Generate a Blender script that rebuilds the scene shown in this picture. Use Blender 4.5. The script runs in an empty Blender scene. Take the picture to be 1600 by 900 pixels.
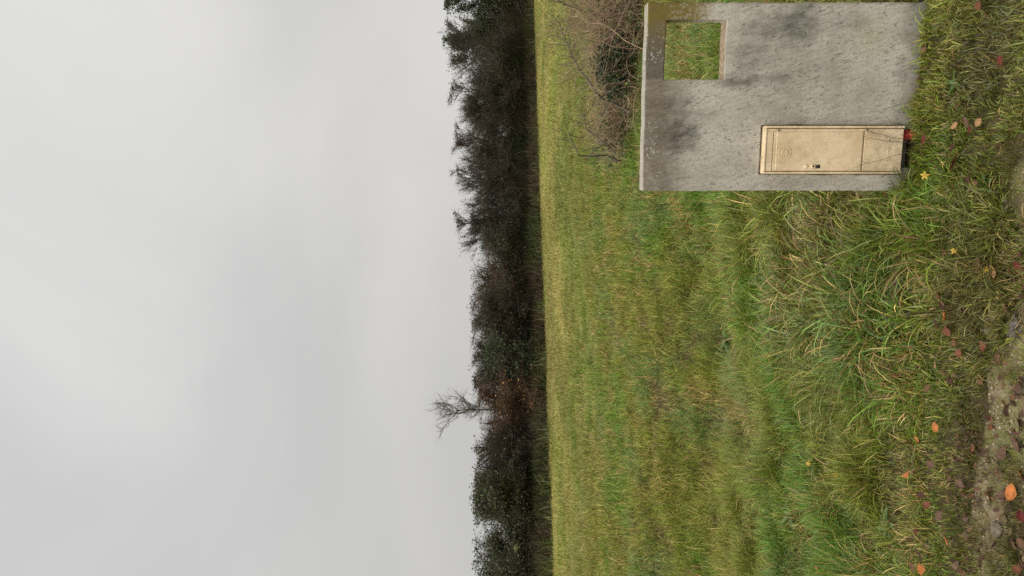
import bpy, bmesh, math, random
import numpy as np
from mathutils import Vector, Matrix

R = math.radians
rng = np.random.default_rng(11)
random.seed(5)
scene = bpy.context.scene
COL = scene.collection
CAM_H = 1.6
F = 1209.0                      # focal length in photo pixels (1600 wide)

# ------------------------------------------------------------------ noise / terrain
_tab = np.random.default_rng(3).random((256, 256))
def vnoise(x, y):
    x = np.asarray(x, float); y = np.asarray(y, float)
    xi = np.floor(x).astype(int); yi = np.floor(y).astype(int)
    fx = x - xi; fy = y - yi
    fx = fx*fx*(3-2*fx); fy = fy*fy*(3-2*fy)
    a = _tab[xi & 255, yi & 255]; b = _tab[(xi+1) & 255, yi & 255]
    c = _tab[xi & 255, (yi+1) & 255]; d = _tab[(xi+1) & 255, (yi+1) & 255]
    return (a*(1-fx)+b*fx)*(1-fy) + (c*(1-fx)+d*fx)*fy
def fbm(x, y, o=4):
    s = 0.0; a = 0.5; t = 0.0
    for i in range(o):
        s = s + a*vnoise(x*2**i+17.3*i, y*2**i+5.1*i); t += a; a *= .5
    return s/t
def smooth(a, b, v):
    t = np.clip((np.asarray(v, float)-a)/(b-a), 0, 1); return t*t*(3-2*t)

def dirt_mask(x, y):
    """bare trodden ground of the track, 0..1"""
    x = np.asarray(x, float); y = np.asarray(y, float)
    n = fbm(x*2.6+3, y*5.2+9, 4)-.5
    left = smooth(.10, -.18, x+n*.5)                       # the bare strips run out into grass beyond the panel
    c1 = 2.615+.035*np.sin(x*5+1)+n*.16
    s1 = np.exp(-((y-c1)/.075)**2)*left
    s2 = smooth(2.53, 2.44, y+n*.30)*left
    s3 = .55*np.exp(-((y-2.46-n*.2)/.10)**2)*smooth(-.1, .1, x)*smooth(.62, .38, x)
    worn = smooth(.30, .52, fbm(x*3.4+40, y*6.0+2, 3))
    return np.clip(np.maximum(np.maximum(s1, s2)*(.12+.88*worn), s3), 0, 1)
def height(x, y):
    x = np.asarray(x, float); y = np.asarray(y, float)
    near = smooth(60, 8, y)
    h = (fbm(x*.8, y*.8, 3)-.5)*.10*near + (fbm(x*2.5+7, y*2.5, 3)-.5)*(.05+.07*smooth(3.2, 4.2, y))*near
    h = h - .23*np.exp(-((y-6.6-.25*np.sin(x*.9))/1.15)**2)*smooth(1.4, .2, x)
    h = h + .05*np.exp(-((y-8.9)/.9)**2)*smooth(1.4, .2, x)
    tr = smooth(3.0, 2.5, y)
    h = h*(1-.55*tr) - .025*tr
    # level pad round the concrete panel
    w = np.exp(-(((x-.75)/.55)**4+((y-3.0)/.5)**4))
    h = h*(1-w) + .0*w
    return h
def pix(px, py, up=0.0):
    """point of the ground seen at photo pixel (px, py)"""
    k = (450-py)/F; y = CAM_H*F/(px-800)
    for _ in range(12):
        y = (CAM_H-float(height(k*y, y))-up)*F/(px-800)
    return k*y, y, float(height(k*y, y))+up
def at(px, py, y):
    return (450-py)/F*y, y, CAM_H-(px-800)/F*y

# ------------------------------------------------------------------ mesh helpers
def mesh_obj(name, verts, faces, mat, parent=None, cols=None, smooth_shade=False):
    """faces: list of (M,k) int arrays"""
    me = bpy.data.meshes.new(name)
    verts = np.asarray(verts, np.float32)
    me.vertices.add(len(verts)); me.vertices.foreach_set('co', verts.ravel())
    faces = [np.asarray(f, np.int32) for f in faces if len(f)]
    loops = np.concatenate([f.ravel() for f in faces])
    tot = np.concatenate([np.full(len(f), f.shape[1], np.int32) for f in faces])
    start = np.concatenate([[0], np.cumsum(tot)[:-1]]).astype(np.int32)
    me.loops.add(len(loops)); me.loops.foreach_set('vertex_index', loops)
    me.polygons.add(len(tot)); me.polygons.foreach_set('loop_start', start); me.polygons.foreach_set('loop_total', tot)
    if smooth_shade: me.polygons.foreach_set('use_smooth', np.ones(len(tot), bool))
    me.update(calc_edges=True)
    if cols is not None:
        a = me.attributes.new('col', 'FLOAT_COLOR', 'POINT')
        c = np.ones((len(verts), 4), np.float32); c[:, :3] = cols
        a.data.foreach_set('color', c.ravel())
    if mat: me.materials.append(mat)
    o = bpy.data.objects.new(name, me); COL.objects.link(o)
    if parent: o.parent = parent
    return o
def tag(o, label=None, cat=None, group=None, kind=None):
    if label: o['label'] = label
    if cat: o['category'] = cat
    if group: o['group'] = group
    if kind: o['kind'] = kind
    return o
def empty(name, loc=(0, 0, 0), rz=0.0):
    o = bpy.data.objects.new(name, None); COL.objects.link(o)
    o.location = loc; o.rotation_euler = (0, 0, rz); o.empty_display_size = .1
    return o
class MB:
    """collects shapes, then links them as ONE mesh object"""
    def __init__(s): s.bm = bmesh.new()
    def box(s, x0, x1, y0, y1, z0, z1, bev=0.0, seg=1):
        t = bmesh.new(); bmesh.ops.create_cube(t, size=1)
        for v in t.verts:
            v.co = Vector(((x0+x1)/2+v.co.x*(x1-x0), (y0+y1)/2+v.co.y*(y1-y0), (z0+z1)/2+v.co.z*(z1-z0)))
        if bev: bmesh.ops.bevel(t, geom=t.edges[:], offset=bev, segments=seg, affect='EDGES', profile=.5)
        s._add(t); return s
    def lathe(s, prof, center, n=28):
        """prof: (radius, depth) pairs, axis = -Y"""
        t = bmesh.new(); rows = []
        for r, d in prof:
            rows.append([t.verts.new((center[0]+r*math.cos(2*math.pi*i/n), center[1]-d, center[2]+r*math.sin(2*math.pi*i/n))) for i in range(n)])
        for a, b in zip(rows, rows[1:]):
            for i in range(n): t.faces.new((a[i], a[(i+1) % n], b[(i+1) % n], b[i]))
        t.faces.new(rows[-1]); s._add(t); return s
    def _add(s, t):
        me = bpy.data.meshes.new('t'); t.to_mesh(me); t.free(); s.bm.from_mesh(me); bpy.data.meshes.remove(me)
    def build(s, name, mat, parent=None):
        bmesh.ops.recalc_face_normals(s.bm, faces=s.bm.faces[:])
        me = bpy.data.meshes.new(name); s.bm.to_mesh(me); s.bm.free(); me.materials.append(mat)
        o = bpy.data.objects.new(name, me); COL.objects.link(o)
        if parent: o.parent = parent
        return o

def tubes(P, rad, sides=3):
    """P (N,S,3) polylines, rad (N,S) radii -> verts, [quads]"""
    N, S, _ = P.shape
    T = np.empty_like(P); T[:, 1:-1] = P[:, 2:]-P[:, :-2]; T[:, 0] = P[:, 1]-P[:, 0]; T[:, -1] = P[:, -1]-P[:, -2]
    T /= np.linalg.norm(T, axis=2, keepdims=True)+1e-9
    ref = np.where(np.abs(T[..., 2:3]) > .9, np.array([1., 0, 0]), np.array([0., 0, 1]))
    A = np.cross(T, ref); A /= np.linalg.norm(A, axis=2, keepdims=True)+1e-9
    B = np.cross(T, A)
    ang = np.arange(sides)*2*np.pi/sides
    V = P[:, :, None]+rad[:, :, None, None]*(A[:, :, None]*np.cos(ang)[None, None, :, None]+B[:, :, None]*np.sin(ang)[None, None, :, None])
    idx = np.arange(N*S*sides).reshape(N, S, sides)
    a = idx[:, :-1]; b = idx[:, 1:]
    q = np.stack([a, np.roll(a, -1, 2), np.roll(b, -1, 2), b], -1).reshape(-1, 4)
    return V.reshape(-1, 3), q
def merge(parts):
    vs, fs, n = [], [], 0
    for v, q in parts:
        vs.append(v); fs.append(q+n); n += len(v)
    return np.concatenate(vs), np.concatenate(fs)
def unit(v): return v/(np.linalg.norm(v, axis=-1, keepdims=True)+1e-9)

def blades(base, L, W, phi, lean, bend, col, seg=3, clampz=True, tipcol=None):
    """curved tapering blades; returns verts, [quads, tris], colours"""
    N = len(L)
    t = np.arange(seg+1)/seg
    th = lean[:, None]+bend[:, None]*(t[None, :]**1.2)
    th = (th[:, 1:]+th[:, :-1])/2
    st = (L/seg)[:, None]
    dx = np.sin(th)*np.cos(phi)[:, None]*st; dy = np.sin(th)*np.sin(phi)[:, None]*st; dz = np.cos(th)*st
    P = np.zeros((N, seg+1, 3)); P[:, 0] = base
    P[:, 1:, 0] = base[:, None, 0]+np.cumsum(dx, 1); P[:, 1:, 1] = base[:, None, 1]+np.cumsum(dy, 1); P[:, 1:, 2] = base[:, None, 2]+np.cumsum(dz, 1)
    if clampz:
        g = height(P[..., 0], P[..., 1])+.006+.03*rng.random((N, 1))*t[None, :]
        P[..., 2] = np.maximum(P[..., 2], g); P[:, 0, 2] = base[:, 2]
    tw = rng.normal(0, .7, N)
    side = np.stack([-np.sin(phi)*np.cos(tw), np.cos(phi)*np.cos(tw), np.sin(tw)], -1)
    w = W[:, None]*(np.array([.75]+[1-.55*(i/seg)**1.6 for i in range(1, seg)]))[None, :]
    lo = P[:, :seg]-side[:, None]*w[..., None]*.5; hi = P[:, :seg]+side[:, None]*w[..., None]*.5
    V = np.empty((N, 2*seg+1, 3)); V[:, 0:2*seg:2] = lo; V[:, 1:2*seg:2] = hi; V[:, -1] = P[:, -1]
    b = (np.arange(N)*(2*seg+1))[:, None]
    q = [np.concatenate([b+2*i, b+2*i+1, b+2*i+3, b+2*i+2], 1) for i in range(seg-1)]
    tri = np.concatenate([b+2*seg-2, b+2*seg-1, b+2*seg], 1)
    C = np.repeat(col[:, None], 2*seg+1, 1)
    if tipcol is not None:
        C[:, -1] = tipcol; C[:, -3:-1] = (C[:, -3:-1]*2+tipcol[:, None])/3
    return V.reshape(-1, 3), np.concatenate(q) if q else np.zeros((0, 4), int), tri, C.reshape(-1, 3)
def join_blades(L):
    vs, qs, ts, cs, n = [], [], [], [], 0
    for v, q, t, c in L:
        vs.append(v); qs.append(q+n); ts.append(t+n); cs.append(c); n += len(v)
    return np.concatenate(vs), [np.concatenate(qs), np.concatenate(ts)], np.concatenate(cs)

# ------------------------------------------------------------------ materials
class NT:
    def __init__(s, name):
        s.m = bpy.data.materials.new(name); s.m.use_nodes = True; s.t = s.m.node_tree; s.t.nodes.clear()
        s.out = s.n('ShaderNodeOutputMaterial')
    def n(s, typ, **kw):
        nd = s.t.nodes.new(typ)
        for k, v in kw.items():
            if k[0] == '_': setattr(nd, k[1:], v)
        return nd
    def l(s, a, b): s.t.links.new(a, b)
    def val(s, sock, v):
        if hasattr(v, 'is_output') or isinstance(v, bpy.types.NodeSocket): s.l(v, sock)
        else: sock.default_value = v
    def math(s, op, a, b=0.0, c=None):
        nd = s.n('ShaderNodeMath', _operation=op); s.val(nd.inputs[0], a); s.val(nd.inputs[1], b)
        if c is not None: s.val(nd.inputs[2], c)
        return nd.outputs[0]
    def mix(s, f, a, b, blend='MIX'):
        nd = s.n('ShaderNodeMix', _data_type='RGBA', _blend_type=blend)
        s.val(nd.inputs[0], f)
        for i, v in ((6, a), (7, b)):
            if isinstance(v, tuple): nd.inputs[i].default_value = (*v, 1)
            else: s.l(v, nd.inputs[i])
        return nd.outputs[2]
    def noise(s, vec, scale, detail=4, rough=.55, dist=0.0):
        nd = s.n('ShaderNodeTexNoise'); s.l(vec, nd.inputs['Vector'])
        nd.inputs['Scale'].default_value = scale; nd.inputs['Detail'].default_value = detail
        nd.inputs['Roughness'].default_value = rough; nd.inputs['Distortion'].default_value = dist
        return nd.outputs['Fac']
    def mapr(s, v, a, b, c=0.0, d=1.0, t='SMOOTHSTEP'):
        nd = s.n('ShaderNodeMapRange', _interpolation_type=t); s.l(v, nd.inputs[0])
        for i, q in enumerate((a, b, c, d)): nd.inputs[i+1].default_value = q
        return nd.outputs[0]
    def mapping(s, vec, scale=(1, 1, 1), rot=(0, 0, 0), loc=(0, 0, 0)):
        nd = s.n('ShaderNodeMapping'); s.l(vec, nd.inputs[0])
        nd.inputs['Scale'].default_value = scale; nd.inputs['Rotation'].default_value = rot; nd.inputs['Location'].default_value = loc
        return nd.outputs[0]
    def obj(s): return s.n('ShaderNodeTexCoord').outputs['Object']
    def attr(s, name): return s.n('ShaderNodeAttribute', _attribute_name=name)
    def bsdf(s, col, rough=.8, spec=.3, bump=None, bs=.3, bd=.01, transl=None):
        p = s.n('ShaderNodeBsdfPrincipled'); 
        if isinstance(col, tuple): p.inputs['Base Color'].default_value = (*col, 1)
        else: s.l(col, p.inputs['Base Color'])
        s.val(p.inputs['Roughness'], rough); p.inputs['Specular IOR Level'].default_value = spec
        if bump is not None:
            b = s.n('ShaderNodeBump'); b.inputs['Strength'].default_value = bs; b.inputs['Distance'].default_value = bd
            s.l(bump, b.inputs['Height']); s.l(b.outputs[0], p.inputs['Normal'])
        if transl:
            tr = s.n('ShaderNodeBsdfTranslucent')
            if isinstance(col, tuple): tr.inputs[0].default_value = (*col, 1)
            else: s.l(col, tr.inputs[0])
            mx = s.n('ShaderNodeMixShader'); mx.inputs[0].default_value = transl
            s.l(p.outputs[0], mx.inputs[1]); s.l(tr.outputs[0], mx.inputs[2]); s.l(mx.outputs[0], s.out.inputs[0])
        else: s.l(p.outputs[0], s.out.inputs[0])
        return s.m

def mat_vcol(name, rough, spec, transl=None):
    n = NT(name); return n.bsdf(n.attr('col').outputs['Color'], rough, spec, transl=transl)
M_GRASS = mat_vcol('grass_blades', .36, .40, .16)
M_FIELD = mat_vcol('field_blades', .45, .28, .16)
M_LEAFV = mat_vcol('tree_leaves', .5, .35, .2)
M_WEED = mat_vcol('weed_leaves', .45, .4, .25)
M_DEAD = mat_vcol('dead_leaves', .65, .18, .12)
M_STALK = mat_vcol('dry_stalks', .8, .2)

def mat_bark(name, a, b):
    n = NT(name); o = n.obj()
    return n.bsdf(n.mix(n.noise(o, 3, 5), a, b), .9, .15)
M_BARK = mat_bark('dark_bark', (.035, .028, .022), (.085, .070, .055))
M_TWIG = mat_bark('bare_twigs', (.055, .044, .035), (.105, .084, .066))
M_TWIG2 = mat_bark('grey_twigs', (.085, .068, .052), (.16, .13, .10))
M_TWIGR = mat_bark('russet_twigs', (.075, .048, .033), (.15, .095, .06))

def mat_ground():
    n = NT('meadow_soil'); g = n.n('ShaderNodeNewGeometry').outputs['Position']
    d = n.attr('dirt').outputs['Fac']; far = n.attr('far').outputs['Fac']
    n1 = n.noise(g, 2.2, 6); n2 = n.noise(g, 26, 5, .6); n3 = n.noise(g, 140, 3, .6)
    thatch = n.mix(n.mapr(n1, .35, .68), (.045, .042, .016), (.085, .060, .028))
    thatch = n.mix(n.mapr(n2, .45, .75, 0, .55), thatch, (.12, .09, .04))
    soil = n.mix(n.mapr(n2, .35, .7), (.135, .094, .054), (.29, .225, .14))
    soil = n.mix(n.mapr(n3, .5, .72, 0, .6), soil, (.16, .125, .085))
    soil = n.mix(n.mapr(n1, .5, .66, 0, .75), soil, (.10, .105, .03))
    moss = n.mapr(n.noise(g, 9, 5, .65), .42, .62)
    soil = n.mix(n.math('MULTIPLY', moss, .6), soil, (.125, .135, .028))
    edge = n.mapr(n.math('ADD', d, n.math('MULTIPLY', n.math('SUBTRACT', n2, .5), .7)), .30, .55)
    col = n.mix(edge, thatch, soil)
    f1 = n.noise(n.mapping(g, (.35, .6, 1)), 1.0, 6, .6)
    fieldc = n.mix(n.mapr(f1, .35, .65), (.20, .215, .045), (.26, .225, .07))
    col = n.mix(far, col, fieldc)
    h = n.math('ADD', n.math('MULTIPLY', n2, .6), n.math('MULTIPLY', n3, .4))
    return n.bsdf(col, .9, .2, h, .9, .02)

# panel coordinates: X along the panel, Z up, front face at Y = 0
def mat_concrete():
    n = NT('weathered_concrete'); o = n.obj()
    sx = n.n('ShaderNodeSeparateXYZ'); n.l(o, sx.inputs[0]); U, Y, Z = sx.outputs
    nb = n.noise(o, 3.2, 6, .6); nm = n.noise(o, 14, 6, .6); nf = n.noise(o, 85, 4, .6); ns = n.noise(o, 220, 2, .5)
    col = n.mix(n.mapr(nb, .34, .68), (.37, .342, .282), (.555, .512, .430))
    col = n.mix(n.mapr(nm, .42, .72, 0, .5), col, (.60, .57, .49))
    col = n.mix(n.mapr(nf, .47, .66, 0, .42), col, (.22, .20, .165))
    # upright drag marks of the float: short dark nicks, leaning
    r = n.mapping(o, (1, 1, 1), (0, R(17), 0))
    st = n.noise(n.mapping(r, (95, 30, 21)), 1.0, 4, .6, .5)
    st2 = n.noise(n.mapping(r, (150, 60, 30), loc=(4, 2, 1)), 1.0, 2, .5)
    nick = n.mapr(st, .600, .655); nick2 = n.mapr(st2, .60, .66)
    pit = n.mapr(n.noise(n.mapping(o, (60, 60, 42)), 1.0, 2, .5), .66, .71)
    msk = n.mapr(n.noise(o, 6, 4), .38, .60, .12, 1)
    marks = n.math('MAXIMUM', n.math('MULTIPLY', n.math('MAXIMUM', nick, nick2), msk), n.math('MULTIPLY', pit, .8))
    col = n.mix(n.math('MULTIPLY', marks, .52), col, (.085, .078, .070))
    light = n.mapr(n.noise(n.mapping(r, (60, 30, 11), loc=(9, 3, 5)), 1.0, 3, .55), .53, .64, 0, .30)
    col = n.mix(light, col, (.60, .565, .48))
    nx = n.noise(n.mapping(r, (40, 30, 14), loc=(2, 7, 1)), 1.0, 5, .6)
    fs = n.noise(n.mapping(r, (170, 40, 10), loc=(5, 1, 8)), 1.0, 4, .65)
    col = n.mix(n.mapr(fs, .42, .66, 0, .30), col, (.235, .21, .165))
    def blob(cu, cz, ru, rz, amt):
        a = n.math('POWER', n.math('DIVIDE', n.math('SUBTRACT', U, cu), ru), 2)
        b = n.math('POWER', n.math('DIVIDE', n.math('SUBTRACT', Z, cz), rz), 2)
        d = n.math('ADD', n.math('SQRT', n.math('ADD', a, b)), n.math('MULTIPLY', n.math('SUBTRACT', nm, .5), 1.5))
        return n.math('MULTIPLY', n.math('MULTIPLY', n.mapr(d, .15, 1.35, 1, 0), n.mapr(nx, .30, .60, .25, 1)), amt*1.15)
    dark = None
    for b in ((.64, .50, .085, .11, .62), (.63, .60, .05, .13, .50), (.53, .67, .06, .08, .40), (.215, .94, .07, .10, .85), (.33, 1.0, .05, .14, .5),
              (.43, .70, .03, .14, .55), (.44, .60, .02, .12, .35), (.30, .90, .03, .13, .4), (.10, .98, .12, .05, .30), (.65, .30, .03, .12, .3)):
        q = blob(*b); dark = q if dark is None else n.math('MAXIMUM', dark, q)
    col = n.mix(dark, col, (.082, .074, .066))
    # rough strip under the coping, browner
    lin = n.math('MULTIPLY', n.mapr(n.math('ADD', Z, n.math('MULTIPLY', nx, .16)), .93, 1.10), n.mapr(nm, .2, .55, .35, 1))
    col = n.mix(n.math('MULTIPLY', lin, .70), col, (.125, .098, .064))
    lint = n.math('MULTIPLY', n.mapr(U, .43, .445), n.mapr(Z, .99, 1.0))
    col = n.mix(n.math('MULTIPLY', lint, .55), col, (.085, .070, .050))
    # moss and algae at the far top corner
    mo = n.math('MULTIPLY', n.mapr(n.math('ADD', U, n.math('MULTIPLY', nm, .05)), .665, .69), n.mapr(n.math('ADD', Z, n.math('MULTIPLY', nm, .25)), .90, 1.02))
    mo2 = n.math('MULTIPLY', n.mapr(n.math('ADD', U, n.math('MULTIPLY', nm, .2)), .63, .78), n.mapr(Z, .985, 1.0))
    mo = n.math('MULTIPLY', n.math('MAXIMUM', mo, mo2), n.mapr(nf, .22, .55))
    col = n.mix(n.math('MULTIPLY', mo, .92), col, (.19, .145, .030))
    rim = n.math('MULTIPLY', n.mapr(U, .712, .724), n.mapr(nm, .35, .6))
    col = n.mix(n.math('MULTIPLY', rim, .7), col, (.17, .14, .04))
    # white lichen
    v = n.n('ShaderNodeTexVoronoi'); n.l(n.mapping(o, (1, 1, 1)), v.inputs['Vector']); v.inputs['Scale'].default_value = 78
    li = n.mapr(n.math('ADD', v.outputs['Distance'], n.math('MULTIPLY', n.math('SUBTRACT', nm, .5), -.5)), .16, .36, 1, 0)
    lm = n.math('MULTIPLY', n.mapr(n.noise(o, 11, 4), .44, .56), n.math('MAXIMUM', n.mapr(Z, .96, 1.04), n.math('MULTIPLY', n.mapr(U, .62, .70), n.mapr(Z, .85, 1.0))))
    col = n.mix(n.math('MULTIPLY', n.math('MULTIPLY', li, lm), .62), col, (.56, .54, .47))
    # greenish tide near the soil, with contact shade painted into it
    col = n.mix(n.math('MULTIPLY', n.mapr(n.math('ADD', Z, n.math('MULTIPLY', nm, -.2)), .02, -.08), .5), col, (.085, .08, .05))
    gb = blob(.60, .19, .09, .09, .40); col = n.mix(gb, col, (.36, .335, .19))
    # coping: worn pale, exposed aggregate
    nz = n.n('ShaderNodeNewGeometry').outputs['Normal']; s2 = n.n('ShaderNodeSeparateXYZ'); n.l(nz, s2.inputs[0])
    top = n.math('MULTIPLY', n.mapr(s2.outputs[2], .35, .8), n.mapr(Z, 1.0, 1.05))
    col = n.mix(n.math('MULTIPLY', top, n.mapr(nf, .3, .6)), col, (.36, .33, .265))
    sill = n.math('MULTIPLY', n.mapr(s2.outputs[2], .35, .8), n.mapr(Z, 1.0, .9))
    col = n.mix(sill, col, n.mix(n.mapr(nf, .4, .65), (.23, .165, .10), (.40, .32, .215)))
    h = n.math('ADD', n.math('MULTIPLY', nf, .35), n.math('ADD', n.math('MULTIPLY', ns, .2), n.math('SUBTRACT', n.math('MULTIPLY', st, .5), n.math('MULTIPLY', marks, .9))))
    return n.bsdf(col, .92, .15, h, .55, .004)
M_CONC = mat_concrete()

def mat_cabinet(name='aged_cream_plastic', k=1.0):
    n = NT(name); o = n.obj()
    nb = n.noise(o, 9, 6, .6); nm = n.noise(o, 34, 5, .65); nf = n.noise(o, 160, 3, .6)
    sx = n.n('ShaderNodeSeparateXYZ'); n.l(o, sx.inputs[0])
    col = n.mix(n.mapr(nb, .33, .66), (.66*k, .505*k, .30*k), (.85*k, .68*k, .45*k))
    col = n.mix(n.mapr(nm, .48, .74, 0, .5), col, (.47*k, .35*k, .20*k))
    col = n.mix(n.mapr(nf, .56, .74, 0, .45), col, (.27*k, .19*k, .105*k))
    dr = n.noise(n.mapping(o, (70, 30, 7)), 1.0, 4, .6)
    col = n.mix(n.mapr(dr, .55, .72, 0, .35), col, (.36*k, .27*k, .16*k))
    spk = n.mapr(n.noise(n.mapping(o, loc=(3, 1, 2)), 240, 2, .5), .70, .76)
    col = n.mix(n.math('MULTIPLY', spk, .6), col, (.08, .06, .04))
    low = n.math('MULTIPLY', n.mapr(sx.outputs[2], .20, .03), n.mapr(nm, .3, .65))
    col = n.mix(n.math('MULTIPLY', low, .45), col, (.24, .18, .10))
    return n.bsdf(col, .55, .3, nm, .12, .002)
M_CAB = mat_cabinet()
def plain(name, c, rough=.6, spec=.3, var=.35, sc=40):
    n = NT(name); o = n.obj()
    d = tuple(x*(1-var) for x in c)
    return n.bsdf(n.mix(n.mapr(n.noise(o, sc, 4), .35, .65), d, c), rough, spec)
M_HOLE = plain('dark_metal_and_gap_shade', (.05, .042, .035), .5)  # keyhole metal, also the dark strips that stand for shade in gaps
M_RED = plain('red_corrugated_plastic', (.50, .045, .032), .45, .4)
M_STONE = plain('pale_stone', (.40, .38, .34), .85, .2)

# ------------------------------------------------------------------ ground: one sheet to the horizon
def coords():
    x = np.concatenate([-np.geomspace(3.2, 900, 70)[::-1], np.arange(-3.1, 3.11, .03), np.geomspace(3.2, 900, 70)])
    y = np.concatenate([-np.geomspace(1, 300, 18)[::-1], np.arange(-.5, 1.6, .3), np.arange(1.7, 7.5, .03), np.geomspace(7.55, 1500, 130)])
    return x, y
gx, gy = coords()
GX, GY = np.meshgrid(gx, gy, indexing='ij')
D = dirt_mask(GX, GY)
GZ = height(GX, GY)+D*(fbm(GX*9, GY*9, 3)-.5)*.035
gi = np.arange(GX.size).reshape(GX.shape)
q = np.stack([gi[:-1, :-1], gi[1:, :-1], gi[1:, 1:], gi[:-1, 1:]], -1).reshape(-1, 4)
ground = mesh_obj('ground', np.stack([GX, GY, GZ], -1).reshape(-1, 3), [q], mat_ground(), smooth_shade=True)
tag(ground, kind='structure')
for nm_, arr in (('dirt', D), ('far', smooth(9, 22, GY))):
    a = ground.data.attributes.new(nm_, 'FLOAT', 'POINT'); a.data.foreach_set('value', arr.astype(np.float32).ravel())

# ------------------------------------------------------------------ concrete panel with opening
YAW = -math.atan2(.132, .713)
PX, PY = .392, 3.12
PW, PT, PH = .725, .078, 1.076
def w2p(x, y):                       # world -> panel coordinates
    c, s = math.cos(YAW), math.sin(YAW); dx, dy = np.asarray(x)-PX, np.asarray(y)-PY
    return dx*c+dy*s, -dx*s+dy*c
def panel_pt(u, yy, z):
    c, s = math.cos(YAW), math.sin(YAW); return PX+u*c-yy*s, PY+u*s+yy*c, z
def make_panel():
    def cuts(fix, step):
        out = []
        for a, b in zip(fix, fix[1:]):
            k = max(1, round((b-a)/step)); out += list(np.linspace(a, b, k, endpoint=False))
        return np.array(out+[fix[-1]])
    us = cuts([0, .0655, .2595, .435, .659, PW], .014); zs = cuts([-.15, .6075, .768, 1.0005, PH], .014)
    def solid(u, z):
        if .435 < u < .659 and .768 < z < 1.0005: return False
        if .0655 < u < .2595 and z < .6075: return False
        return True
    bm = bmesh.new(); V = {}
    def v(i, j, s):
        if (i, j, s) not in V:
            u, z = us[i], zs[j]
            du = (fbm(z*9+3, i*.0+1.3+u*2, 3)-.5)*.006; dz = (fbm(u*11+30, z*3, 3)-.5)*.007
            yy = 0 if s == 0 else PT
            yy += (float(fbm(u*14, z*14, 3))-.5)*.003
            V[i, j, s] = bm.verts.new((u+float(du), yy, z+float(dz)))
        return V[i, j, s]
    S = {(i, j): solid((us[i]+us[i+1])/2, (zs[j]+zs[j+1])/2) for i in range(len(us)-1) for j in range(len(zs)-1)}
    for (i, j), ok in S.items():
        if not ok: continue
        bm.faces.new((v(i, j, 0), v(i+1, j, 0), v(i+1, j+1, 0), v(i, j+1, 0)))
        bm.faces.new((v(i, j, 1), v(i, j+1, 1), v(i+1, j+1, 1), v(i+1, j, 1)))
        for (di, dj, a, b) in ((-1, 0, (i, j), (i, j+1)), (1, 0, (i+1, j+1), (i+1, j)), (0, -1, (i+1, j), (i, j)), (0, 1, (i, j+1), (i+1, j+1))):
            if not S.get((i+di, j+dj), False):
                bm.faces.new((v(*a, 0), v(*b, 0), v(*b, 1), v(*a, 1)))
    bmesh.ops.recalc_face_normals(bm, faces=bm.faces[:])
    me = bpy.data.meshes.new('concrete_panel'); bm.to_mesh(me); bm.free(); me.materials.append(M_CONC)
    o = bpy.data.objects.new('concrete_panel', me); COL.objects.link(o)
    bv = o.modifiers.new('worn_edges', 'BEVEL'); bv.width = .005; bv.segments = 2; bv.limit_method = 'ANGLE'; bv.angle_limit = R(50)
    o.location = (PX, PY, 0); o.rotation_euler = (0, 0, YAW)
    return tag(o, 'weathered grey concrete panel with a square opening and mossy top', 'concrete panel')
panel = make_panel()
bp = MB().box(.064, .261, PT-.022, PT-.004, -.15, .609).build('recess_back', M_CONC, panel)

# ------------------------------------------------------------------ cream utility cabinet on the panel
cab = empty('utility_cabinet', panel_pt(.069, 0, .054), YAW)
tag(cab, 'cream plastic utility cabinet set low into the grey concrete panel', 'utility cabinet')
W, H, T0 = .187, .549, .034            # T0: how far it stands out of the concrete
def cab_part(mb, name, parent=cab, mat=M_CAB): return mb.build(name, mat, parent)
fr = MB()
fr.box(0, W, -.014, .048, 0, H, .004, 2)                      # tray
fr.box(.0, .008, -T0, -.0145, .012, H, .0025, 2); fr.box(W-.009, W, -T0, -.0145, 0, H, .0025, 2)
fr.box(.0085, W-.0095, -T0, -.0145, H-.008, H, .0025, 2)
fr.box(.0105, W-.0115, -T0+.003, -.0145, H-.034, H-.0095, .002, 2)      # head rail
fr.box(.004, .0105, -T0+.006, -.0145, -.004, .012, .002)
cab_part(fr, 'frame')
# door: rebated slab with raised field
dz0, dz1 = .158, H-.036
dr_ = MB(); dr_.box(.011, W-.012, -T0+.004, -.0145, dz0, dz1, .0025, 2)
dr_.box(.014, W-.024, -T0+.0015, -T0+.005, dz0+.004, dz1-.012, .0012, 1)
door = cab_part(dr_, 'door')
MB().lathe([(.027, -.0005), (.0265, .0012), (.0235, .0016), (.0225, .0004), (.0215, .0004)], (.083, -T0+.0013, .468)).lathe([(.0155, -.0005), (.015, .0022), (.0125, .0030), (.0115, .0020), (.0001, .0019)], (.083, -T0+.0013, .468)).build('round_boss', M_CAB, door)
lk = MB(); lk.box(.022, .036, -T0-.0015, -T0+.002, .372, .388, .002, 2).box(.020, .038, -T0-.003, -T0+.002, .343, .361, .003, 2)
lk.lathe([(.0055, -.001), (.005, .002), (.003, .0025), (.0001, .001)], (.029, -T0-.001, .380), 16)
lk.build('latch', M_CAB, door)
ks = MB(); ks.box(.0215, .0355, -T0-.0005, -T0+.002, .324, .340, .001).lathe([(.004, -.001), (.0035, .002), (.0001, .0015)], (.029, -T0-.0025, .352), 14)
ks.build('keyhole', M_HOLE, door)
for hz in (dz1-.012, dz0-.004):
    MB().box(W-.020, W-.0125, -T0-.001, -T0+.006, hz-.004, hz+.018, .0015, 1).box(W-.0185, W-.014, -T0-.0022, -T0+.006, hz-.0005, hz+.0105, .001, 1).build('hinge', M_CAB, door)
    MB().box(W-.0208, W-.0135, -T0-.0002, -T0+.0005, hz-.0075, hz-.0045).build('hinge_gap', M_HOLE, door)
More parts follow.
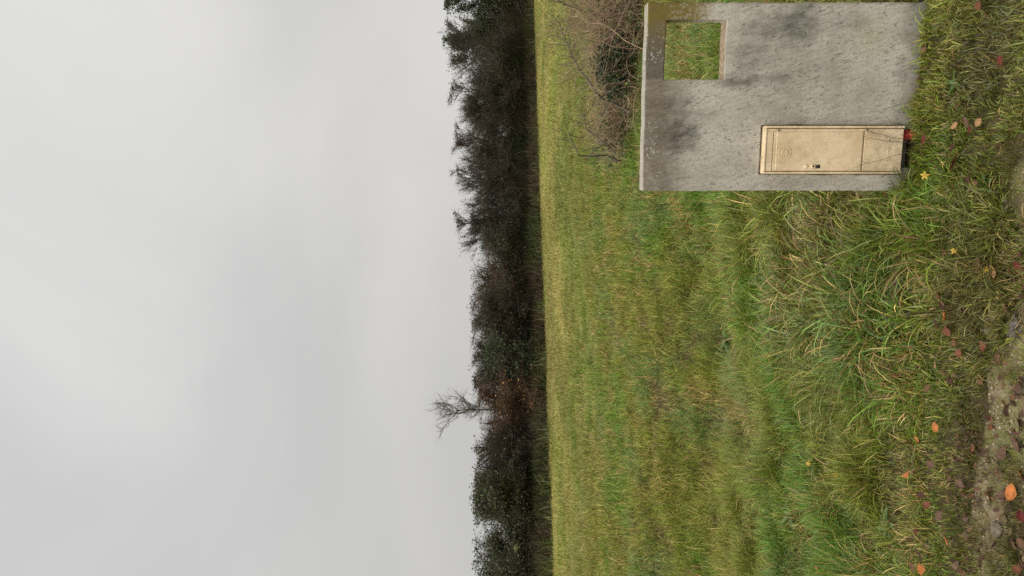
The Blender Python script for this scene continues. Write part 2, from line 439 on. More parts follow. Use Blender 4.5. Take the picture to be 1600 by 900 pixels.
lp = MB(); lp.box(.011, W-.012, -T0+.003, -.0145, .002, dz0-.003, .0025, 2)
lp.box(.040, W-.035, -T0+.0015, -T0+.004, .059, .0605, .0006)
cab_part(lp, 'lower_panel')
MB().box(.011, W-.012, -.0160, -.0142, dz0-.003, dz0+.001).build('joint_shadow_gap', M_HOLE, cab)  # dark strip laid in the open joint to paint its shade

for a_, b_ in ((.0640, .092), (.246, .2610)):
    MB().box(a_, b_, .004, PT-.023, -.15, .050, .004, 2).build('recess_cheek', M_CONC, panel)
# red conduit rising out of the recess
def corrugated():
    n, pts = 14, []
    for i in range(46):
        t = i/45; pts.append((.0+.02*math.sin(t*2), -.035-.075*t*t+.02, .105-.17*t))
    P = np.array(pts)[None]; r = np.array([.022+.0022*(1 if (i//2) % 2 else -1) for i in range(46)])[None]
    v, q = tubes(P, r, n)
    o = mesh_obj('conduit', v, [q], M_RED, smooth_shade=False)
    o.location = panel_pt(.205, .05, 0); o.rotation_euler = (0, 0, YAW)
    tag(o, 'red corrugated conduit coming out below the cream cabinet', 'conduit')
corrugated()

# ------------------------------------------------------------------ grass
G = {'fresh': (.125, .240, .020), 'olive': (.205, .240, .026), 'blue': (.165, .245, .062), 'dry': (.58, .40, .145), 'brown': (.19, .115, .050), 'yellow': (.36, .300, .055)}
G = {k: np.array(v) for k, v in G.items()}
def tuss(x, y):
    """tussocks: 0 in the hollows, 1 on the crowns"""
    return smooth(.30, .68, .6*fbm(x*4.6+11, y*4.6+5, 3)+.4*fbm(x*1.9+61, y*1.9+15, 2))
def grass_colour(x, y, n, dryness=0.0):
    """colour per blade from patches of fresh, olive and dead grass"""
    ys = np.where(y < 5, y, 5+(y-5)*.45)                  # patches seen far off run longer away from the camera
    a = fbm(x*1.1+50, ys*.9, 3); b = fbm(x*2.4+9, ys*2.0+70, 3); c = fbm(x*3.1+120, ys*2.6+31, 4)
    t = np.clip(smooth(.38, .58, a)+.7*smooth(2.95, 2.6, y), 0, 1)[:, None]
    col = G['fresh']*(1-t)+G['olive']*t
    t = (smooth(.54, .68, b)*smooth(2.9, 3.4, y)*.75)[:, None]
    col = col*(1-t)+G['blue']*t
    pd = .05+.26*smooth(.56, .70, c)+dryness
    r = rng.random(n)
    col = np.where((r < pd)[:, None], G['dry']*(.55+.6*rng.random((n, 1))), col)
    col = np.where(((r >= pd) & (r < pd*1.35+.02))[:, None], G['brown'], col)
    col = np.where((r > .93)[:, None], G['yellow'], col)
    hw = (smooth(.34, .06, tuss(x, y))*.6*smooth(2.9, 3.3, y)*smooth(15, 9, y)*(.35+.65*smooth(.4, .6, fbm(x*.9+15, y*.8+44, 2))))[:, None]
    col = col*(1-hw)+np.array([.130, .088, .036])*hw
    tk = (smooth(3.0, 2.65, y)*(.35+.5*smooth(.4, .65, fbm(x*4+70, y*6, 3))))[:, None]
    col = col*(1-tk)+np.array([.125, .105, .030])*tk
    return col*(.50+.92*rng.random((n, 1)))*(1+rng.normal(0, .06, (n, 3)))
def trim(x, y):
    u, d = w2p(x, y); w = np.exp(-((u-.16)/.13)**4)*np.exp(-((d+.06)/.17)**4)
    w2 = np.exp(-((u-.36)/.42)**4)*np.exp(-((d+.05)/.14)**4)
    return 1-np.maximum(.86*w, .40*w2)
def in_view(x, y, m=1.1): return (np.abs(x) < .40*y+m) & (y > 1.75)
def off_panel(x, y, m=.012):
    u, d = w2p(x, y); return ~((u > -m) & (u < PW+m) & (d > -m) & (d < PT+m))

def scatter(n, y0, y1, m=1.1, power=1.0):
    y = y0+(y1-y0)*rng.random(n*2)**power
    x = (rng.random(n*2)*2-1)*(.40*y1+m)
    k = in_view(x, y, m); return x[k], y[k]

B = []
# (1) short sward everywhere near
x, y = scatter(330000, 1.8, 6.6); d = dirt_mask(x, y)
bare = np.exp(-((y-2.74-.10*(fbm(x*3, y*3, 2)-.5))/.07)**2)*smooth(.45, .2, x)*smooth(.35, .6, fbm(x*4+8, y*4, 3))
k = (rng.random(len(x)) > smooth(.15, .5, d)*.90) & (rng.random(len(x)) > bare*.85) & (rng.random(len(x)) > .45*smooth(3.0, 2.7, y)) & (rng.random(len(x)) > smooth(5.4, 6.6, y)) & off_panel(x, y); x, y, d = x[k], y[k], d[k]
n = len(x); h = height(x, y)
lush = smooth(2.75, 3.4, y-.35*(fbm(x*2, y*2, 2)-.5))
T_ = tuss(x, y); k = rng.random(n) < .35+.65*T_
x, y, h, lush, T_ = x[k], y[k], h[k], lush[k], T_[k]; n = len(x)
L = (.030+.085*lush)*(.40+1.15*T_)*(.5+1.0*rng.random(n)); Wd = .0020+.0030*rng.random(n)
L = L*trim(x, y)
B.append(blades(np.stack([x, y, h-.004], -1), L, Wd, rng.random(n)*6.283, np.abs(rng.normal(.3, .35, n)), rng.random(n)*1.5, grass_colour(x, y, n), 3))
# (2) clumps of long arching blades
def clumps(nc, y0, y1, per, Lr, Wr, spread, lean=(.25, .3), bend=(1.2, .6), seg=4, m=1.0, dens=None, dryp=0.0):
    cx, cy = scatter(nc, y0, y1, m)
    k = rng.random(len(cx)) < (dens(cx, cy) if dens else 1)*(.25+.75*tuss(cx, cy))*1.15; cx, cy = cx[k], cy[k]
    nb = len(cx); per_ = per
    ci = np.repeat(np.arange(nb), per_); n = len(ci)
    r = np.abs(rng.normal(0, spread, n)); a = rng.random(n)*6.283
    x = cx[ci]+r*np.cos(a); y = cy[ci]+r*np.sin(a)
    comb = (fbm(x*.7+200, y*.7, 2)*4*np.pi)                       # neighbouring clumps lie the same way
    phi = np.where(rng.random(n) < .75, a+rng.normal(0, .7, n), comb+rng.normal(0, .7, n))
    k = off_panel(x, y, .02) & (y > 1.8); x, y, phi, ci = x[k], y[k], phi[k], ci[k]; n = len(x)
    cl = ((.6+.5*rng.random(nb))*(.55+.75*tuss(cx, cy)))[ci]
    L = (Lr[0]+(Lr[1]-Lr[0])*rng.random(n))*cl*trim(x, y); fine = .64+.36*smooth(-.9, -.1, x)*smooth(9, 5, y); L = L*fine; Wd = (Wr[0]+(Wr[1]-Wr[0])*rng.random(n))*fine
    cd = rng.random(nb)
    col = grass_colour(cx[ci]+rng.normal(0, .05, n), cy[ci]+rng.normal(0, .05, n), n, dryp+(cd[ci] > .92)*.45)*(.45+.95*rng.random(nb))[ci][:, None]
    tip = col*.5+G['dry']*.5*rng.random((n, 1))+col*.0
    return blades(np.stack([x, y, height(x, y)-.004], -1), L, Wd, phi, np.abs(rng.normal(*lean, n)), np.abs(rng.normal(*bend, n)), col, seg, True, np.where(rng.random((n, 1)) < .16, tip, col))
no_dirt = lambda x, y: (1-smooth(.15, .45, dirt_mask(x, y)))*smooth(2.78, 3.15, y-.3*(fbm(x*2.3+4, y*2.3, 2)-.5))
B.append(clumps(3000, 2.6, 6.5, 36, (.09, .21), (.0034, .0074), .04, dens=no_dirt))
# shorter tangled tufts between the track and the panel
B.append(clumps(2100, 2.3, 3.2, 24, (.04, .11), (.0026, .0052), .035, (.5, .35), (1.1, .6), 4, dens=lambda x, y: (1-smooth(.15, .5, dirt_mask(x, y)))*smooth(2.35, 2.6, y+.12*smooth(.2, .6, x))))
# extra-lush rank grass beside the panel and in the hollow
rank = lambda x, y: no_dirt(x, y)*np.exp(-((x-.05)/.65)**2)*np.exp(-((y-3.95)/.8)**2)
B.append(clumps(2000, 2.9, 5.5, 38, (.15, .30), (.0042, .0088), .05, (.3, .25), (1.5, .5), 5, dens=rank))
# straw: long dead blades lying over the green
B.append(clumps(800, 2.5, 7.5, 9, (.07, .22), (.0016, .0034), .09, (.8, .4), (.9, .5), 4, dens=lambda x, y: no_dirt(x, y)*(.2+.8*smooth(.5, .68, fbm(x*3.1+120, y*2.6+31, 4))), dryp=.6))
# moss cushions / low tufts on the track
B.append(clumps(3200, 1.8, 3.0, 30, (.02, .07), (.002, .0036), .03, (.45, .35), (.7, .5), 3, dens=lambda x, y: (1-.62*smooth(.25, .65, dirt_mask(x, y)))*smooth(3.0, 2.7, y)))
B.append(clumps(9000, 3.2, 9.5, 24, (.08, .26), (.0035, .008), .05, (.8, .4), (1.2, .6), 4, dens=lambda x, y: smooth(.45, .75, x)*(y > 3.25)*np.exp(-((x-.33*y)/.55)**2)*1.3, dryp=.26))
v, f, c = join_blades(B)
grass = mesh_obj('grass', v, f, M_GRASS, cols=c); tag(grass, 'rank green meadow grass with straw along the track', 'grass', kind='stuff')

B = []
def mid(n, y0, y1):
    y = y0*(y1/y0)**(rng.random(n)**1.12); x = (rng.random(n)*2-1)*(.40*y+1.2+.05*y)
    k = off_panel(x, y) & (rng.random(n) < smooth(5.0, 6.4, y)); x, y = x[k], y[k]; nb = len(x)
    ys = 5+(y-5)*.45; tf = np.where(y < 14, tuss(x, y)*.7+.3*tuss(x*.5, y*.5), tuss(x*.5, y*.5)); kk = rng.random(nb) < .45+.55*tf; x, y, ys, tf = x[kk], y[kk], ys[kk], tf[kk]; nb = len(x); tm = fbm(x*.35+33, y*.16+8, 3)
    L = (.07+.10*rng.random(nb))*(.45+1.25*tf*(.35+.65*smooth(40, 10, y))); Wd = np.clip(.00072*y, .0042, .028)*(.7+.6*rng.random(nb))
    far = smooth(8, 26, y)[:, None]
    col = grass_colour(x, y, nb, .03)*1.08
    a = fbm(x*.5+7, y*.16+60, 4); t = smooth(.40, .62, a)[:, None]
    fc = np.array([.220, .252, .044])*(1-t)+np.array([.290, .265, .068])*t
    fc = np.where((rng.random(nb) < .07+.20*smooth(.5, .68, fbm(x*.9+90, y*.35, 4)))[:, None], G['dry']*.8, fc)*(.48+1.0*rng.random((nb, 1)))*(.80+.4*smooth(.3, .7, tm))[:, None]
    col = col*(1-far)+fc*far
    return blades(np.stack([x, y, height(x, y)-.004], -1), L, Wd, rng.random(nb)*6.283, np.abs(rng.normal(.3, .3, nb)), rng.random(nb)*1.5, col, 2)
B.append(mid(800000, 5.0, 62))
# curled dead tufts scattered through the green
B.append(clumps(1500, 3.0, 16, 16, (.05, .14), (.003, .006), .035, (.9, .3), (1.8, .6), 3, 1.5, dens=lambda x, y: .8*smooth(.45, .62, fbm(x*1.6+44, y*1.3+3, 3)), dryp=.7))
B.append(clumps(2600, 5.2, 10, 32, (.13, .30), (.0050, .0095), .055, (.4, .3), (1.3, .5), 3, dens=lambda x, y: smooth(.42, .60, fbm(x*1.3+3, y*1.1+8, 3))*smooth(2.2, 1.2, x)))
B.append(clumps(1500, 4.2, 10, 30, (.09, .22), (.004, .007), .07, (.8, .3), (1.2, .5), 3, dens=lambda x, y: smooth(.50, .60, fbm(x*1.5+73, y*1.3+28, 3))*smooth(2.2, 1.2, x), dryp=.55))
B.append(clumps(900, 9, 24, 30, (.14, .30), (.006, .010), .10, (.4, .25), (1.0, .5), 3, 2.0, dens=lambda x, y: smooth(.52, .66, fbm(x*.6+3, y*.8+8, 3))))
v, f, c = join_blades(B)
fg = mesh_obj('field_grass', v, f, M_FIELD, cols=c); tag(fg, 'yellowish green grass of the open field', 'grass', kind='stuff')

# gravel on the bare strips of the track
def gravel(n):
    x, y = scatter(n*6, 1.9, 3.0); d = dirt_mask(x, y); k = rng.random(len(x)) < smooth(.3, .7, d); x, y = x[k][:n], y[k][:n]
    n = len(x); r = .0025+.007*rng.random(n)**2.5
    ico = np.array([(1, 0, 0), (-1, 0, 0), (0, 1, 0), (0, -1, 0), (0, 0, 1), (0, 0, -1)], float)
    tr = np.array([(0, 2, 4), (2, 1, 4), (1, 3, 4), (3, 0, 4), (2, 0, 5), (1, 2, 5), (3, 1, 5), (0, 3, 5)])
    a = rng.random(n)*6.283; s = .6+.6*rng.random((n, 6, 3))
    v = ico[None]*s*r[:, None, None]; v[..., 2] *= .6
    X = v[..., 0]*np.cos(a)[:, None]-v[..., 1]*np.sin(a)[:, None]; Y = v[..., 0]*np.sin(a)[:, None]+v[..., 1]*np.cos(a)[:, None]
    z = height(x, y)+dirt_mask(x, y)*(fbm(x*9, y*9, 3)-.5)*.035
    v = np.stack([X+x[:, None], Y+y[:, None], v[..., 2]+z[:, None]+.001], -1)
    f = (np.arange(n)*6)[:, None, None]+tr[None]
    c = np.repeat((np.array([.32, .25, .165])*(.4+.9*rng.random((n, 1))))[:, None], 6, 1).reshape(-1, 3)
    o = mesh_obj('gravel', v.reshape(-1, 3), [f.reshape(-1, 3)], M_STALK, cols=c); tag(o, 'fine gravel and crumbs of earth on the bare track', 'gravel', kind='stuff')
gravel(5000)

def litter(n):
    x, y = scatter(n*9, 1.85, 3.1); b = np.exp(-((y-2.72-.12*(fbm(x*3, y*3, 2)-.5))/.10)**2)*smooth(.5, .2, x)+.55*smooth(2.62, 2.5, y)*smooth(.3, 0, x)+.06
    k = rng.random(len(x)) < b*smooth(.35, .62, fbm(x*5+3, y*5+4, 3)); x, y = x[k][:n], y[k][:n]; n = len(x)
    pal = np.array([(.12, .055, .03), (.06, .026, .018), (.13, .065, .03), (.10, .06, .045), (.17, .115, .06), (.045, .03, .02), (.095, .040, .028)])
    p = np.stack([x, y, height(x, y)+.006+.022*rng.random(n)*(1-dirt_mask(x, y))], -1)
    a = rng.random(n)*6.283; A = np.stack([np.cos(a), np.sin(a), rng.normal(0, .35, n)], -1); Bv = np.stack([-np.sin(a), np.cos(a), rng.normal(0, .4, n)], -1)
    s = (.005+.012*rng.random(n)**1.8)[:, None]; w = s*(.35+.35*rng.random((n, 1))); up = np.array([0, 0, 1.])
    V = np.stack([p-A*s, p-A*s*.3+Bv*w+up*s*.25, p+A*s*.4+Bv*w*.8+up*s*.2, p+A*s, p+A*s*.3-Bv*w*.9+up*s*.3, p-A*s*.4-Bv*w+up*s*.15], 1)
    b6 = (np.arange(n)*6)[:, None]; f = np.concatenate([b6+np.array([[0, 1, 2, 3]]), b6+np.array([[0, 3, 4, 5]])])
    c = np.repeat((pal[rng.integers(0, len(pal), n)]*(.6+.8*rng.random((n, 1))))[:, None], 6, 1).reshape(-1, 3)
    o = mesh_obj('leaf_litter', V.reshape(-1, 3), [f], M_DEAD, cols=c); tag(o, 'brown leaf crumbs and shreds matted into the track edge', 'leaf litter', kind='stuff')
litter(2500)

# ------------------------------------------------------------------ hedge trees
def hedge_pt(py, off=0.0):
    k = (450-py)/F; s = (31*k+11.6)/(33.2-27*k)
    x, y = -11.6+33.2*s, 31+27*s
    nx, ny = -27/42.8, 33.2/42.8                       # away from the camera, across the hedge
    y2 = y+off*ny*1.2; return k*y2, y2
def grow(P, n, length, spread, up, rad0, steps=3, tmin=.25, wig=.12, g=None):
    g = g or rng; N, S, _ = P.shape
    i = g.integers(0, N, n); t = tmin+(1-tmin)*g.random(n)**.8
    fpos = t*(S-1); a = np.minimum(fpos.astype(int), S-2); fr_ = (fpos-a)[:, None]
    st = P[i, a]*(1-fr_)+P[i, a+1]*fr_; dr = unit(P[i, a+1]-P[i, a])
    dr = unit(dr*.6+g.normal(0, spread, (n, 3))+np.array([0, 0, up]))
    ln = length*(.5+.9*g.random(n)); out = np.empty((n, steps+1, 3)); out[:, 0] = st
    for s in range(steps):
        dr = unit(dr+g.normal(0, wig, (n, 3))+np.array([0, 0, up*.25])); out[:, s+1] = out[:, s]+dr*(ln/steps)[:, None]
    rad = rad0*(.7+.5*g.random(n))[:, None]*np.linspace(1, .35, steps+1)[None]
    return out, rad
def leaves(pts, n, size, cols, jitter, elong=1.5):
    p = pts[rng.integers(0, len(pts), n)]+rng.normal(0, jitter, (n, 3))
    a = unit(rng.normal(0, 1, (n, 3))); b = unit(np.cross(a, rng.normal(0, 1, (n, 3))))
    s = size*(.6+.8*rng.random(n))[:, None]; nn = np.cross(a, b)
    V = np.stack([p-a*s*elong*.5, p+b*s*.5+nn*s*.12, p+a*s*elong*.5, p-b*s*.5+nn*s*.12], 1)
    f = np.arange(n*4).reshape(n, 4)
    cl = cols[rng.integers(0, len(cols), n)]*(.6+.8*rng.random((n, 1)))
    return V.reshape(-1, 3), f, np.repeat(cl[:, None], 4, 1).reshape(-1, 3)
IVY = np.array([(.042, .062, .024), (.060, .082, .030), (.032, .050, .022), (.085, .105, .045)])
OAK = np.array([(.055, .072, .026), (.072, .085, .030), (.10, .095, .035), (.042, .058, .024)])
BRN = np.array([(.10, .066, .036), (.12, .080, .038), (.055, .062, .03), (.045, .055, .026)])
ORG = np.array([(.36, .20, .06), (.28, .14, .05), (.20, .12, .05), (.10, .06, .03)])
DRK = np.array([(.045, .060, .026), (.060, .066, .032), (.065, .055, .034)])
def tree(name, label, cat, py, off, wid, top, base=0.0, stems=5, twigs=5200, up=.45, leaf=None, nleaf=0, lsize=.06, twig_mat=None, trunk_h=.5, tw_r=.008, tw_len=.55, open_=.0):
    """multi-stemmed hedgerow tree: wid metres across, top metres tall"""
    wid *= 1.22; cx, cy = hedge_pt(py, off); root = tag(empty(name, (cx, cy, 0)), label, cat, 'trees of the hedge across the field')
    r0 = np.zeros((stems, 7, 3)); 
    for s in range(stems):
        ang = rng.random()*6.283; rr = .40*math.sqrt(rng.random()); tip = np.array([rr*math.cos(ang), rr*math.sin(ang), .50+.42*rng.random()])
        b = np.array([tip[0]*.22, tip[1]*.22, 0]); tt = np.linspace(0, 1, 7)[:, None]
        r0[s] = b+(tip-b)*np.concatenate([tt**1.3, tt**1.3, tt], 1)+rng.normal(0, .018, (7, 3))*tt
    S = np.array([wid, wid*.85, top])
    st = r0*S; srad = (.075*(.6+.6*rng.random(stems)))[:, None]*np.linspace(1, .3, 7)[None]*top/4.5
    l1, q1 = grow(st, stems*12, top*.22, .6, .30, .030, 5, .04)
    l2, q2 = grow(np.concatenate([l1]), stems*48, top*.16, .6, .22, .016, 4, .1)
    l3, q3 = grow(l2, int(twigs*1.5), tw_len, .50, up, tw_r, 3, .05)
    # squeeze the result into the wanted envelope
    allp = np.concatenate([l3.reshape(-1, 3), l2.reshape(-1, 3)])
    zt = np.percentile(allp[:, 2], 98.5); xs = np.percentile(np.abs(allp[:, 0]), 97)
    k = np.array([wid*.5/xs, wid*.45/xs, top/zt])
    st, l1, l2, l3 = st*k, l1*k, l2*k, l3*k
    for a_ in (l1, l2, l3):
        a_[..., 2] = np.where(a_[..., 2] > top*.97, top*.97+(a_[..., 2]-top*.97)*.35, a_[..., 2]); a_[..., 2] = np.maximum(a_[..., 2], .05)
    v, q = tubes(st, srad, 6); mesh_obj('trunk', v, [q], M_BARK, root, smooth_shade=True)
    v, q = merge([tubes(l1, q1, 4), tubes(l2, q2, 3), tubes(l3, q3, 3)])
    br = mesh_obj('branches', v, [q], twig_mat or M_TWIG, root)
    if nleaf:
        nleaf = int(nleaf*(1.5 if nleaf > 4000 else 1.9))
        v, f, c = leaves(np.concatenate([l3.reshape(-1, 3), l2.reshape(-1, 3)]), nleaf, lsize, leaf, .06)
        mesh_obj('foliage', v, [f], M_LEAFV, root, cols=c)
    return root
HT = 'tree'
T = [
 # py, off, wid, top, kind ...
 ('evergreen_tree', 'ivy-dark evergreen tree, tallest of the hedge, at the photo top edge', 20, .3, 5.4, 6.55, dict(leaf=IVY, nleaf=17000, lsize=.085, twigs=3500, up=.2)),
 ('evergreen_tree', 'evergreen tree cut by the photo top edge behind the tallest one', -55, 1.5, 5.6, 6.2, dict(leaf=IVY, nleaf=14000, lsize=.085, twigs=3000, up=.2)),
 ('hedgerow_tree', 'dark brush-topped tree next to the tallest evergreen', 112, .0, 4.4, 5.85, dict(leaf=DRK, nleaf=8000, up=.8, tw_len=.75)),
 ('hedgerow_tree', 'dense dark twiggy tree, second from the tallest evergreen', 168, .6, 4.2, 5.5, dict(leaf=DRK, nleaf=7000, up=.8, tw_len=.7)),
 ('hedgerow_tree', 'dark tree with russet twigs at mid height and flat top', 222, .2, 4.0, 5.1, dict(leaf=BRN, nleaf=3600, up=.7)),
 ('hedgerow_tree', 'bare brown tree with the upper small sky gap', 272, .5, 3.6, 4.9, dict(leaf=BRN, nleaf=1500, up=.6, twigs=3600)),
 ('hedgerow_tree', 'rounded bare tree with a larger sky gap low in its crown', 325, .2, 3.6, 4.7, dict(leaf=DRK, nleaf=1700, up=.7, twigs=3600)),
 ('hedgerow_tree', 'small bare tree sloping down to the dip of the hedge', 368, .6, 2.4, 3.9, dict(leaf=DRK, nleaf=1400, up=.5, twigs=2800)),
 ('hedgerow_tree', 'low dark tree in the dip of the hedge', 408, .2, 2.8, 3.2, dict(leaf=IVY, nleaf=5200, up=.5, twigs=3400)),
 ('hedgerow_tree', 'open reddish tree with sky speckling through its crown', 456, .4, 2.8, 3.7, dict(leaf=BRN, nleaf=1200, up=.4, twigs=2700, twig_mat=M_TWIGR)),
 ('hedgerow_tree', 'brown twiggy tree with an even top at mid hedge', 508, .0, 3.0, 3.6, dict(leaf=BRN, nleaf=3400, up=.6)),
 ('hedgerow_tree', 'brown tree with a green ivy patch below its twigs', 556, .3, 2.6, 3.5, dict(leaf=OAK, nleaf=4200, up=.5)),
 ('evergreen_shrub', 'rounded dark green shrub at mid hedge', 592, -.4, 2.9, 2.9, dict(leaf=IVY, nleaf=8000, lsize=.06, twigs=1800, up=.3)),
 ('hedgerow_tree', 'russet tree with a few orange leaves under the tall bare one', 640, .2, 3.2, 3.15, dict(leaf=ORG, nleaf=1700, up=.5, twig_mat=M_TWIGR)),
 ('hedgerow_tree', 'small brush-like tree beside the bare tall one', 702, .0, 2.3, 3.2, dict(leaf=BRN, nleaf=2400, up=.8, tw_len=.6)),
 ('hedgerow_tree', 'brown and green tree between brush-like tree and leafy oak', 752, .1, 2.4, 3.1, dict(leaf=OAK, nleaf=7000, up=.4, lsize=.05)),
 ('leafy_oak', 'leafy dark oak with rounded crown near the photo bottom edge', 825, -.1, 3.4, 3.15, dict(leaf=OAK, nleaf=15000, lsize=.055, twigs=3200, up=.25)),
 ('leafy_oak', 'leafy oak cut by the photo bottom edge', 905, .2, 3.0, 2.85, dict(leaf=OAK, nleaf=12000, lsize=.055, twigs=2600, up=.25)),
 ('evergreen_tree', 'evergreen tree beyond the photo top edge', -190, .8, 5.4, 6.2, dict(leaf=IVY, nleaf=7000, lsize=.09, twigs=2500, up=.3)),
]
for nm_, lb, py, off, wd, tp, kw in T:
    if py < 960: tree(nm_, lb, HT if 'shrub' not in nm_ else 'shrub', py, off, wd, tp, **kw)

def bare_tree(label, py, off, top, crown_from, wid, n3, seed, lean=0.0):
    g = np.random.default_rng(seed); cx, cy = hedge_pt(py, off); root = tag(empty('bare_tree', (cx, cy, 0)), label, 'tree', 'trees of the hedge across the field')
    z = np.linspace(0, top*.86, 9); tr = np.stack([g.normal(0, .03, 9)+lean*(z/top)**2, g.normal(0, .03, 9), z], -1)[None]
    v, q = tubes(tr, np.linspace(.07, .022, 9)[None], 6); mesh_obj('trunk', v, [q], M_BARK, root, smooth_shade=True)
    l1, q1 = grow(tr, 15, wid*.50, .75, .35, .020, 5, crown_from, .12, g)
    l2, q2 = grow(np.concatenate([l1]), 90, wid*.28, .6, .2, .011, 4, .2, .14, g)
    l3, q3 = grow(l2, n3, wid*.17, .55, .15, .007, 3, .1, .15, g)
    v, q = merge([tubes(l1, q1, 4), tubes(l2, q2, 3), tubes(l3, q3, 3)]); mesh_obj('branches', v, [q], M_TWIG2, root)
bare_tree('tall bare sapling standing up out of the hedge against the sky', 640, .1, 4.85, .50, 2.2, 620, 4)
bare_tree('thin bare treetop poking out beside the tallest evergreen', 54, 1.6, 7.0, .72, 2.2, 600, 8)

# brambles and herbs along the foot of the hedge
def undergrowth():
    B = []; n = 60000; py = rng.random(n)*1240-240; off = -.9+rng.normal(0, .45, n)
    k = (450-py)/F; s = (31*k+11.6)/(33.2-27*k); y = 31+27*s+off*.93; x = k*y
    kind = fbm(py*.011+3, off*.4+3, 2)*.6+fbm(py*.09, off*1.4+3, 3)*.4; g = (smooth(.40, .62, kind)*.85)[:, None]
    col = (np.array([.095, .125, .042])*g+np.array([.135, .098, .060])*(1-g))*(.6+.8*rng.random((n, 1)))
    L = (.2+.75*rng.random(n))*(.4+1.0*fbm(py*.05+9, off, 3))*np.clip(1+off*.1+.3, .4, 1.5)
    B.append(blades(np.stack([x, y, np.zeros(n)], -1), L, .012+.03*rng.random(n), rng.random(n)*6.283, np.abs(rng.normal(.25, .25, n)), rng.random(n)*1.2, col, 2, False))
    n = 16000; py = rng.random(n)*1240-240; off = -1.7+rng.normal(0, .5, n); k = (450-py)/F; s = (31*k+11.6)/(33.2-27*k); y = 31+27*s+off*.93; x = k*y
    g = smooth(.4, .6, fbm(py*.05+3, off+3, 3))[:, None]; col = (np.array([.12, .15, .04])*g+np.array([.15, .125, .055])*(1-g))*(.6+.8*rng.random((n, 1)))
    B.append(blades(np.stack([x, y, np.zeros(n)], -1), (.12+.5*rng.random(n)**2)*(.2+1.5*smooth(.35, .7, fbm(py*.035+77, off*.2, 3))), .012+.02*rng.random(n), rng.random(n)*6.283, np.abs(rng.normal(.3, .3, n)), rng.random(n)*1.3, col, 2, False))
    for n, o0, hs in ((52000, .1, 1.0), (46000, 1.3, 1.5)):
        py = rng.random(n)*1240-240; off = o0+rng.normal(0, .45, n)
        k = (450-py)/F; s = (31*k+11.6)/(33.2-27*k); y = 31+27*s+off*.93; x = k*y
        g = smooth(.45, .6, fbm(py*.03+20, off*.3, 3))[:, None]
        col = (np.array([.075, .056, .038])*(1-g)+np.array([.045, .055, .026])*g)*(.5+.9*rng.random((n, 1)))
        L = (.7+1.0*rng.random(n))*(.55+.75*fbm(py*.03+70, off, 3))*(.75+1.0*s)*hs
        B.append(blades(np.stack([x, y, np.zeros(n)], -1), L, (.012+.02*rng.random(n))*(.8+.6*s), rng.random(n)*6.283, np.abs(rng.normal(.2, .3, n)), rng.random(n)*.9, col, 3, False))
    v, f, c = join_blades(B)
    o = mesh_obj('undergrowth', v, f, M_FIELD, cols=c); tag(o, 'brown and green brambles massed along the foot of the hedge', 'undergrowth', kind='stuff')
undergrowth()

# ------------------------------------------------------------------ brambles, bush and fallen branch behind the panel
def bramble(label, px, py, wid, tall, n, seed, lean=(0, 0), col_a=(.46, .315, .205), col_b=(.17, .115, .085)):
    g = np.random.default_rng(seed); cx, cy, cz = pix(px, py)
    root = tag(empty('bramble_bush', (cx, cy, cz)), label, 'bramble', 'dead brambles behind the panel')
    S = 9; st = np.stack([g.normal(0, wid*.30, n), g.normal(0, wid*.26, n), np.zeros(n)], -1)
    phi = g.random(n)*6.283; th = np.abs(g.normal(.5, .4, n)); L = tall*(.55+.9*g.random(n)); bend = g.random(n)*1.3
    P = np.empty((n, S, 3)); P[:, 0] = st
    for s in range(1, S):
        a = th+bend*(s/S)**1.5
        d = np.stack([np.sin(a)*np.cos(phi)+lean[0]*.5, np.sin(a)*np.sin(phi), np.cos(a)], -1)+g.normal(0, .20, (n, 3))
        P[:, s] = P[:, s-1]+unit(d)*(L/S)[:, None]
    P[..., 2] = np.maximum(P[..., 2], 0.01)
    rad = (.0020+.0030*g.random(n))[:, None]*np.linspace(1, .4, S)[None]
    tw, tr = grow(P, n*8, tall*.22, .7, .10, .0017, 3, .2, .2, g)
    va, qa = tubes(P, rad, 4); vb, qb = tubes(tw, tr, 3)
    ca = np.array(col_a)*(.5+.8*g.random((n, 1))); cb = (np.array(col_a)*.5+np.array(col_b)*.5)*(.5+.9*g.random((n*8, 1)))
    lv, lf, lc = leaves(P[:, 2:7].reshape(-1, 3), n*9, .028, np.array([(.09, .13, .03), (.12, .14, .04), (.16, .10, .045), (.07, .10, .03)]), .03, 1.7); lv[:, 2] *= .8
    mesh_obj('foliage', lv, [lf], M_LEAFV, root, cols=lc)
    mesh_obj('stems', va, [qa], M_STALK, root, cols=np.repeat(ca, S*4, 0))
    mesh_obj('twigs', vb, [qb], M_STALK, root, cols=np.repeat(cb, 12, 0))
bramble('large tangle of pinkish brown bramble stems at the photo top edge', 1010, 20, 1.2, 1.1, 430, 1)
bramble('bramble tangle filling the space behind the mossy panel corner', 1003, 72, .9, .75, 230, 2)
bramble('small bramble tangle nearest the fallen crooked branch', 985, 185, .8, .62, 230, 3)

